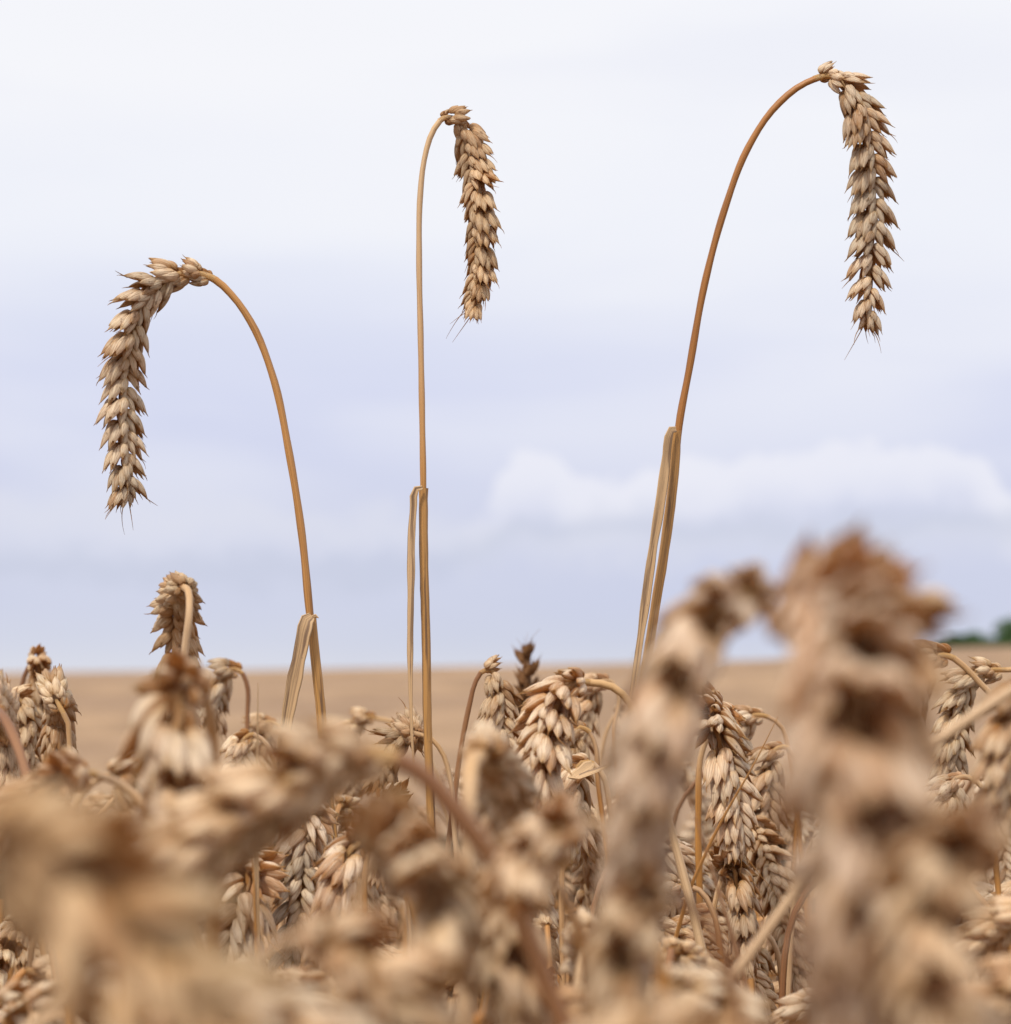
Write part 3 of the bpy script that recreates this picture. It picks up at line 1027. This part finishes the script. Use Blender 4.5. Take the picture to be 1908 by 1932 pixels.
add('second huge blurred ear, leaning left beside the hugest one',
    [(1700, 1900, .53), (1680, 1500, .53), (1640, 1260, .52), (1570, 1140, .50), (1500, 1108, .485), (1445, 1116, .475)],
    [(1444, 1116, .474), (1410, 1122, .468), (1362, 1148, .46), (1315, 1200, .458), (1278, 1280, .456), (1244, 1380, .456), (1218, 1480, .46), (1200, 1600, .465), (1192, 1720, .47), (1188, 1850, .47)],
    roll=30, size=1.08, stem_mat='red', tilt=28, tinted=(1.0, .96, .96))
add('very blurred ear lying across the lower left corner',
    [(-260, 1930, .30), (-220, 1650, .30), (-120, 1550, .30), (-20, 1560, .30)],
    [(-19, 1590, .31), (50, 1600, .305), (140, 1660, .30), (240, 1750, .30), (340, 1860, .30), (430, 1980, .30)], roll=75, size=1.1, tilt=30, tinted=(1.0, .88, .70))
add('blurred ear slanting down to the left below the left tall stalk',
    [(1010, 1800, .52), (940, 1640, .52), (860, 1530, .52), (790, 1455, .52), (745, 1432, .52)],
    [(744, 1432, .52), (690, 1425, .52), (610, 1440, .515), (530, 1490, .51), (450, 1545, .51), (370, 1600, .51), (300, 1680, .51), (250, 1760, .51)], roll=60, size=1.1, tinted=(1.05, .98, .88), stem_mat='red', r_top=.0016)
add('blurred ear hanging behind its own pale upright straw, low in the middle',
    [(880, 1800, .62), (884, 1600, .62), (886, 1500, .62), (888, 1450, .625), (905, 1428, .635)],
    [(906, 1428, .64), (930, 1430, .65), (945, 1470, .66), (940, 1540, .67), (930, 1640, .67)], roll=50, stem_mat='neck', r_top=.0018, r_low=.002)
add('blurred ear domed over a dark hollow, low centre left',
    [(640, 1980, .50), (660, 1780, .50), (690, 1650, .50), (720, 1605, .495)],
    [(721, 1605, .49), (750, 1595, .475), (790, 1610, .46), (820, 1670, .45), (835, 1760, .45), (840, 1850, .45)], roll=75, size=1.0, tinted=(1.08, 1.04, .95))
add('soft ear facing the camera low in the middle',
    [(1120, 2000, .60), (1100, 1800, .60), (1060, 1680, .595), (1020, 1640, .59)],
    [(1019, 1640, .585), (985, 1640, .57), (968, 1690, .56), (965, 1780, .555), (975, 1880, .555), (990, 1990, .555)], roll=80, size=1.0)
add('pale blurred ear lying level between the central ears and the camera',
    [(1260, 1900, .5), (1220, 1700, .5), (1170, 1580, .5), (1110, 1550, .5)],
    [(1109, 1550, .5), (1060, 1555, .495), (1010, 1600, .49), (985, 1680, .485)], roll=45, size=.95, tinted=(1.08, 1.03, .97))
add('blurred ear arching over the lower right edge above a dark hollow',
    [(2060, 2000, .37), (2040, 1750, .37), (1980, 1620, .37), (1905, 1580, .365)],
    [(1904, 1580, .365), (1850, 1580, .36), (1790, 1620, .352), (1755, 1710, .348), (1742, 1820, .345), (1738, 1950, .345)], roll=30, size=.9)
add('soft ear lying left of the blurred facing ear, above the left corner',
    [(330, 1640, .72), (290, 1540, .72), (230, 1480, .72), (180, 1462, .715)],
    [(179, 1462, .715), (140, 1460, .71), (95, 1480, .70), (50, 1510, .70), (10, 1560, .70), (-30, 1640, .70)], roll=50, size=1.0)
add('pale soft ear drooping right under the left skyline gap',
    [(120, 1700, .80), (130, 1560, .80), (160, 1490, .80), (195, 1465, .80)],
    [(196, 1465, .80), (225, 1465, .80), (250, 1500, .80), (262, 1560, .80), (268, 1640, .80)], roll=60, size=1.0)
add('blurred ear sloping right along the bottom edge left of centre',
    [(300, 2080, .42), (400, 1900, .42), (480, 1800, .42), (560, 1770, .42)],
    [(561, 1770, .42), (620, 1775, .415), (690, 1820, .41), (750, 1890, .41), (800, 1990, .41)], roll=50, size=.85)
add('blurred ear sagging down at the bottom edge below the level pale ear',
    [(1400, 2050, .46), (1380, 1850, .46), (1320, 1720, .46), (1260, 1690, .46)],
    [(1259, 1690, .46), (1215, 1700, .455), (1180, 1760, .45), (1165, 1850, .45), (1160, 1960, .45)], roll=45, size=.9, stem_mat='red')
# sharp ones seen deeper in the crop
add('sharp ear in the gap below the left tall stalk, its husks in two neat rows',
    z3([(660, 1800), (640, 1640), (615, 1570), (595, 1545)], 1.0), z3([(594, 1545), (580, 1548), (572, 1600), (568, 1680), (560, 1750), (548, 1830), (540, 1900)], .98), roll=35, size=1.0)
add('sharp grey-white ear crossing in front of the foot of the left tall stalk',
    z3([(800, 1800), (760, 1660), (720, 1600), (695, 1590)], .93), z3([(694, 1590), (670, 1595), (645, 1640), (632, 1700), (620, 1770), (600, 1840)], .92), roll=75, size=1.2, tilt=29, pitch=.0036, tinted=(.98, .95, .95))
add('sharp pale ear near the bottom left, fanned like fingers',
    z3([(520, 1960), (515, 1800), (495, 1710), (478, 1690)], 1.0), z3([(477, 1690), (462, 1690), (450, 1730), (440, 1790), (432, 1860), (425, 1930)], .95), roll=75, size=1.25, tilt=30, pitch=.0036, tinted=(1.05, 1.02, 1.0))
add('golden spread ear at the foot of the middle tall stalk',
    z3([(690, 1760), (690, 1640), (705, 1570), (725, 1535)], 1.05), z3([(726, 1534), (745, 1520), (762, 1545), (770, 1590), (772, 1640)], 1.04), roll=60, size=1.0)
add('small bundle of dry husks left of the golden spread ear',
    z3([(640, 1760), (650, 1640), (672, 1580), (700, 1560)], 1.12), z3([(701, 1560), (722, 1560), (730, 1590), (726, 1650)], 1.12), roll=30)
add('sharp ear deep in the gap right of the second huge blurred ear',
    z3([(1350, 1980), (1345, 1800), (1350, 1700), (1365, 1650)], 1.08), z3([(1366, 1650), (1385, 1645), (1398, 1690), (1405, 1760), (1410, 1830)], 1.06), roll=60)
add('small sharp ear lying flat at the bottom of the slanting straw',
    z3([(1360, 1800), (1345, 1720), (1320, 1680), (1300, 1672)], 1.05), z3([(1299, 1672), (1280, 1672), (1260, 1700), (1250, 1760)], 1.05), roll=60)
add('shaded ear between the two huge blurred ears near the bottom',
    z3([(1480, 1990), (1475, 1860), (1460, 1780), (1445, 1760)], 1.1), z3([(1444, 1760), (1428, 1765), (1420, 1820), (1418, 1900)], 1.1), roll=40)
add('shaded ear beneath the hugest blurred ear at the bottom right',
    z3([(1760, 2000), (1750, 1880), (1735, 1770), (1720, 1740)], .95), z3([(1719, 1740), (1704, 1745), (1700, 1800), (1700, 1880), (1702, 1960)], .95), roll=60)
SM = {'neck': M_NECK, 'red': M_RED, None: M_STEM}
for i, (lab, st, ea, kw) in enumerate(S):
    kw = dict(kw)
    kw.pop('long_up', None)
    kw['stem_mat'] = SM[kw.get('stem_mat')]
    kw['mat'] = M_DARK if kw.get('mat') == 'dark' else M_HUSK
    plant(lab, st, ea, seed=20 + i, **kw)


# loose straws and leaf tips
def blade(name, cat, label, pts, w, flat, mat, fold=0.0, tw=0.0, taper=True, group=None, seed=0):
    c, t = resample(catmull([P(*q) for q in pts], 12), 0.004)
    lo = c[0] if c[0][2] < c[-1][2] else c[-1]
    gz = terrain(0, lo[1])
    c2 = c if c[0][2] < c[-1][2] else c[::-1]
    foot = np.array((c2[0][0], c2[0][1] + 0.02, gz - 0.01))
    full, t = resample(catmull([tuple(foot), tuple(foot * 0.5 + c2[0] * 0.5 + (0.01, 0, 0))] + [tuple(q) for q in c2[::6]] + [tuple(c2[-1])], 6), 0.005)
    root = foot.copy()
    mb = MB()
    u = t / t[-1]
    rr = w * 0.0005 * (np.interp(u, [0, 0.8, 0.95, 1], [1, 0.9, 0.4, 0.06]) if taper else np.interp(u, [0, 1], [1, 0.85]))
    tube(mb, full - root, rr, n=10, tone=0.3, flat=flat, fold=fold, twist=tw, v0=seed * 1.7)
    o = mb.build(name, mat, None, Vector(tuple(root)))
    o['label'] = label
    o['category'] = cat
    if group:
        o['group'] = group
    return o


blade('dry_leaf', 'leaf', 'thin pale upright leaf tip left of the left tall stalk', [(484, 1700, .92), (484, 1480, .92), (486, 1380, .92), (487, 1288, .92)], 4.0, 0.25, M_LEAF, 0.3, 0.6)
blade('straw', 'straw', 'light brown straw slanting up to the right in front of the splayed ear', [(1300, 1680, .98), (1345, 1580, .98), (1400, 1480, .98), (1440, 1410, .98), (1468, 1352, .98)], 3.4, 0.5, M_STEM, 0.2, 0.6)
blade('straw', 'straw', 'pale blurred straw slanting up to the right edge in front of the hanging ear', [(1640, 1490, .66), (1740, 1415, .66), (1840, 1350, .66), (1960, 1270, .66)], 3.0, 1.0, M_NECK, 0, 0, False)
blade('straw', 'straw', 'golden upright straw below the thin pale leaf tip', [(486, 1960, .9), (484, 1800, .9), (478, 1640, .9), (474, 1560, .9)], 3.4, 1.0, M_STEM, 0, 0)
blade('straw', 'straw', 'brown straw leaning left across the gap beside the second huge ear', [(1440, 1980, .8), (1380, 1760, .8), (1330, 1600, .8), (1290, 1470, .8)], 3.0, 0.9, M_RED, 0, 0)
blade('straw', 'straw', 'brown straw leaning left near the bottom left sharp ear', [(560, 1990, .8), (500, 1820, .8), (455, 1690, .8), (420, 1600, .8)], 2.8, 0.9, M_RED, 0, 0)
blade('dry_leaf', 'leaf', 'grey flat leaf leaning right below the left sharp two-rowed ear', [(520, 1900, .95), (590, 1800, .95), (660, 1700, .95), (700, 1640, .95)], 4.0, 0.2, M_LEAF, 0.2, 0.9)
blade('straw', 'straw', 'thin straw slanting in the gap left of the low pale split ear', [(1830, 1560, 1.1), (1785, 1470, 1.1), (1760, 1420, 1.1)], 1.8, 1.0, M_NECK, 0, 0)

# ------------------------------------------------------------------ the rest of the near crop, one plant at a time from ten kinds
protos = []
FILL = "wheat plants filling the near crop"


def make_proto(seed):
    r = random.Random(seed)
    h = 0.90
    lean = r.uniform(-0.03, 0.03)
    stem = [(0, 0, 0), (lean * 0.3, 0, h * 0.4), (lean, 0, h * 0.8), (lean + 0.004, 0, h * 0.93), (lean + 0.012, 0, h * 0.985), (lean + 0.024, 0, h)]
    hook = r.uniform(0.6, 1.25)
    L = r.uniform(0.075, 0.10)
    pts = [Vector(stem[-1])]
    ang, q = R_(r.uniform(60, 90)), Vector(stem[-1])
    end = R_(r.uniform(150, 186))
    side = r.uniform(-0.25, 0.25)
    for k in range(9):
        ang += (end - ang) * 0.32 * hook
        q = q + Vector((math.sin(ang), side * math.sin(ang), math.cos(ang))) * (L / 9)
        pts.append(q.copy())
    e = bpy.data.objects.new('wheat_plant', None)
    mb = MB()
    c, t = resample(catmull(stem, 10), 0.008)
    tube(mb, c, np.interp(t / t[-1], [0, 0.7, 1], [0.0021, 0.0017, 0.0011]), n=8, tone=r.random())
    sm = mb.mesh('stem', r.choice([M_STEM, M_NECK, M_STEM, M_RED]))
    nodes, ec = ear_nodes(catmull(pts, 6), r.uniform(0, 90), r, r.uniform(0.95, 1.08), 0.3)
    mb = MB()
    rachis(mb, ec)
    for kind, i, M, p in nodes:
        mb.merge(KINDS[kind][i], M, p, r.uniform(-0.15, 0.15))
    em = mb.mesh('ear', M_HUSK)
    mb = MB()
    z0 = h * r.uniform(0.6, 0.84)
    a = r.uniform(0, 6.28)
    dx, dy = math.cos(a), math.sin(a)
    lp = [(lean * z0 / h, 0, z0), (lean + dx * .012, dy * .012, z0 + .012), (lean + dx * .03, dy * .03, z0 - .02), (lean + dx * .04, dy * .04, z0 - .10), (lean + dx * .045, dy * .05, z0 - .2)]
    c, t = resample(catmull(lp, 8), 0.006)
    tube(mb, c, 0.0028 * np.interp(t / t[-1], [0, .1, .6, 1], [.5, 1, .8, .1]), n=8, tone=r.random(), flat=0.15, fold=0.3, twist=r.uniform(-2, 2))
    lm = mb.mesh('leaf_blade', M_LEAF)
    return sm, em, lm, max(p.z for p in pts), pts[0]


for k in range(12):
    protos.append(make_proto(300 + k))


def where_words(px, py, d):
    if px < 260:
        a = 'by the left edge'
    elif px < 520:
        a = 'below the bent straw'
    elif px < 700:
        a = 'at the left tall stalk'
    elif px < 880:
        a = 'at the middle tall stalk'
    elif px < 1150:
        a = 'under the central ear'
    elif px < 1480:
        a = 'between the huge ears'
    elif px < 1760:
        a = 'behind the hugest ear'
    else:
        a = 'by the right edge'
    b = 'high in the crop' if py < 1530 else ('halfway down' if py < 1740 else 'near the bottom')
    f = 'blurred' if d < 0.66 else ('sharp' if d < 1.22 else 'soft distant')
    return f, a, b


fillers = []
rf = random.Random(11)


def put(px, py, d, az, sc_=1.0, proto=None):
    k = rf.randrange(len(protos)) if proto is None else proto
    sm, em, lm, top, neck = protos[k]
    q = P(px, py, d)
    root = bpy.data.objects.new('wheat_plant', None)
    root.empty_display_size = 0.02
    C.objects.link(root)
    root.rotation_euler = (rf.uniform(-0.05, 0.05), rf.uniform(-0.05, 0.05), az)
    root.scale = (sc_,) * 3
    M = root.rotation_euler.to_matrix() * sc_
    off = M @ Vector((neck.x + 0.015, 0, top))
    root.location = q - off
    tn = rf.choice(TINTS)
    for nm, me in (('stem', sm), ('ear', em), ('leaf_blade', lm)):
        if nm == 'leaf_blade' and d < 0.7:
            continue
        tint(link(nm, me, root), tn)
    root['category'] = 'wheat'
    fillers.append((px, py, d, az, root))


def top_row(px, d):
    """highest row an unnamed plant may reach"""
    base = np.interp(d, [0.3, 0.5, 0.8, 1.0, 1.4, 2.2], [1880, 1780, 1600, 1500, 1440, 1450])
    if 130 < px < 260 and d > 0.8:
        base = max(base, 1470)
    if d < 1.03 and (880 < px < 1180 or 1290 < px < 1500):
        base = max(base, 1640)
    if d < 1.1 and (500 < px < 880):
        base = max(base, 1690)
    return base


cand = []
for d0, d1, nrow, rows in ((1.25, 2.1, 34, (0, 90)), (0.98, 1.25, 34, (40, 330)), (0.75, 0.98, 16, (90, 330)), (0.5, 0.75, 8, (60, 260)), (0.34, 0.5, 4, (60, 160))):
    for k in range(nrow):
        px = -60 + (k + rf.uniform(0.1, 0.9)) / nrow * 2030
        d = rf.uniform(d0, d1)
        if abs(px - 800) < 60 and d < 1.04:
            continue
        py = top_row(px, d) + rf.uniform(*rows)
        put(px, py, d, rf.uniform(0, 6.28), rf.uniform(0.96, 1.06))

groups = {}
for it in fillers:
    px, py, d, az, root = it
    groups.setdefault(where_words(px, py, d), []).append(it)
ORD = ['leftmost', 'second', 'third', 'fourth', 'fifth', 'sixth', 'seventh', 'eighth', 'ninth', 'tenth']
for (f, a, b), its in groups.items():
    its.sort(key=lambda t: t[0])
    for k, (px, py, d, az, root) in enumerate(its):
        lean = 'drooping right' if math.cos(az) > 0.5 else ('drooping left' if math.cos(az) < -0.5 else ('drooping away' if math.sin(az) > 0 else 'drooping towards the camera'))
        if len(its) == 1:
            root['label'] = f'{f} wheat ear {lean} {a}, {b}'
        elif k == 0:
            root['label'] = f'leftmost {f} wheat ear {a}, {b}'
        elif k == len(its) - 1:
            root['label'] = f'rightmost {f} wheat ear {a}, {b}'
        else:
            root['label'] = f'{ORD[k]} {f} ear from the left {a}, {b}'
        root['group'] = FILL

# ------------------------------------------------------------------ straw thicket under the ears, and the crop further down the slope
mb = MB()
ru = random.Random(5)
for k in range(1500):
    y = 0.32 + 2.2 * ru.random() ** 0.8
    x = ru.uniform(-1, 1) * (0.25 + 0.36 * y)
    gz = -0.05 * y
    d = y
    lim = 0.90 - d * 0.10 if y < 1.1 else 0.90 - d * 0.075
    h = lim - gz - abs(ru.gauss(0, 0.05))
    a = ru.uniform(0, 6.28)
    w = ru.uniform(0, 0.07)
    pts = [(x, y, gz), (x + w * .2 * math.cos(a), y + w * .2 * math.sin(a), gz + h * .5), (x + w * math.cos(a), y + w * math.sin(a), gz + h)]
    c = catmull(pts, 4)
    if ru.random() < 0.6:
        tube(mb, c, np.linspace(0.0018, 0.0013, len(c)), n=6, tone=ru.random(), v0=ru.uniform(0, 40))
    else:
        c = catmull(pts + [(x + w * 1.6 * math.cos(a) + .01, y + w * 1.6 * math.sin(a), gz + h * .93)], 4)
        tube(mb, c, np.linspace(0.003, 0.0012, len(c)), n=6, tone=ru.random(), flat=0.2, fold=0.2, twist=ru.uniform(-2, 2), v0=ru.uniform(0, 40))
o = mb.build('straw_thicket', M_STEM)
o['kind'] = 'stuff'
o['label'] = 'thicket of dry straws and leaves beneath the ears'
o['category'] = 'straw'

mb = MB()
lowears = []
for s in range(6):
    r = random.Random(700 + s)
    b = MB()
    pts = [Vector((0, 0, 0))]
    ang, q = R_(50), Vector((0, 0, 0))
    for k in range(7):
        ang += (R_(r.uniform(140, 185)) - ang) * 0.4
        q = q + Vector((math.sin(ang), 0, math.cos(ang))) * 0.0125
        pts.append(q.copy())
    ec = catmull(pts, 4)
    T, Sd, B = frames(ec)
    tube(b, np.array([(-0.02, 0, -0.75), (-0.01, 0, -0.2), (-0.004, 0, -0.03), (0, 0, 0)]), 0.0014, n=4)
    for i in range(16):
        k = int((i + .5) / 16 * (len(ec) - 1))
        sgn = 1 if i % 2 else -1
        ax = T[k] * .88 + Sd[k] * sgn * .47
        ra = Sd[k] * sgn * .88 - T[k] * .47
        b.merge(LOW[i % 5], np.stack([np.cross(ra, ax), ra, ax], 1) * 1.1, ec[k])
    lowears.append(b.bundle())
for k in range(620):
    if k < 430:
        y = 1.9 + 6.5 * ru.random() ** 1.3
        x = ru.uniform(-1, 1) * (0.3 + 0.42 * y)
        gz = -0.05 * y
        z = min(0.9 - 0.034 * y, gz + 0.83) - abs(ru.gauss(0, 0.02)) - (0.01 if y < 3 else 0)
    else:
        y = ru.uniform(0.3, 1.9)
        x = ru.choice((-1, 1)) * (0.2 * y + 0.12 + ru.uniform(0, 0.6))
        z = 0.90 - 0.035 * y - abs(ru.gauss(0, 0.03))
    a = ru.uniform(0, 6.28)
    mb.merge(lowears[ru.randrange(6)], rot('Z', a), np.array((x, y, z)), ru.uniform(-.2, .2))
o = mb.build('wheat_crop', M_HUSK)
o['kind'] = 'stuff'
o['label'] = 'mass of ripe wheat ears running on down the slope behind the near plants'
o['category'] = 'wheat'
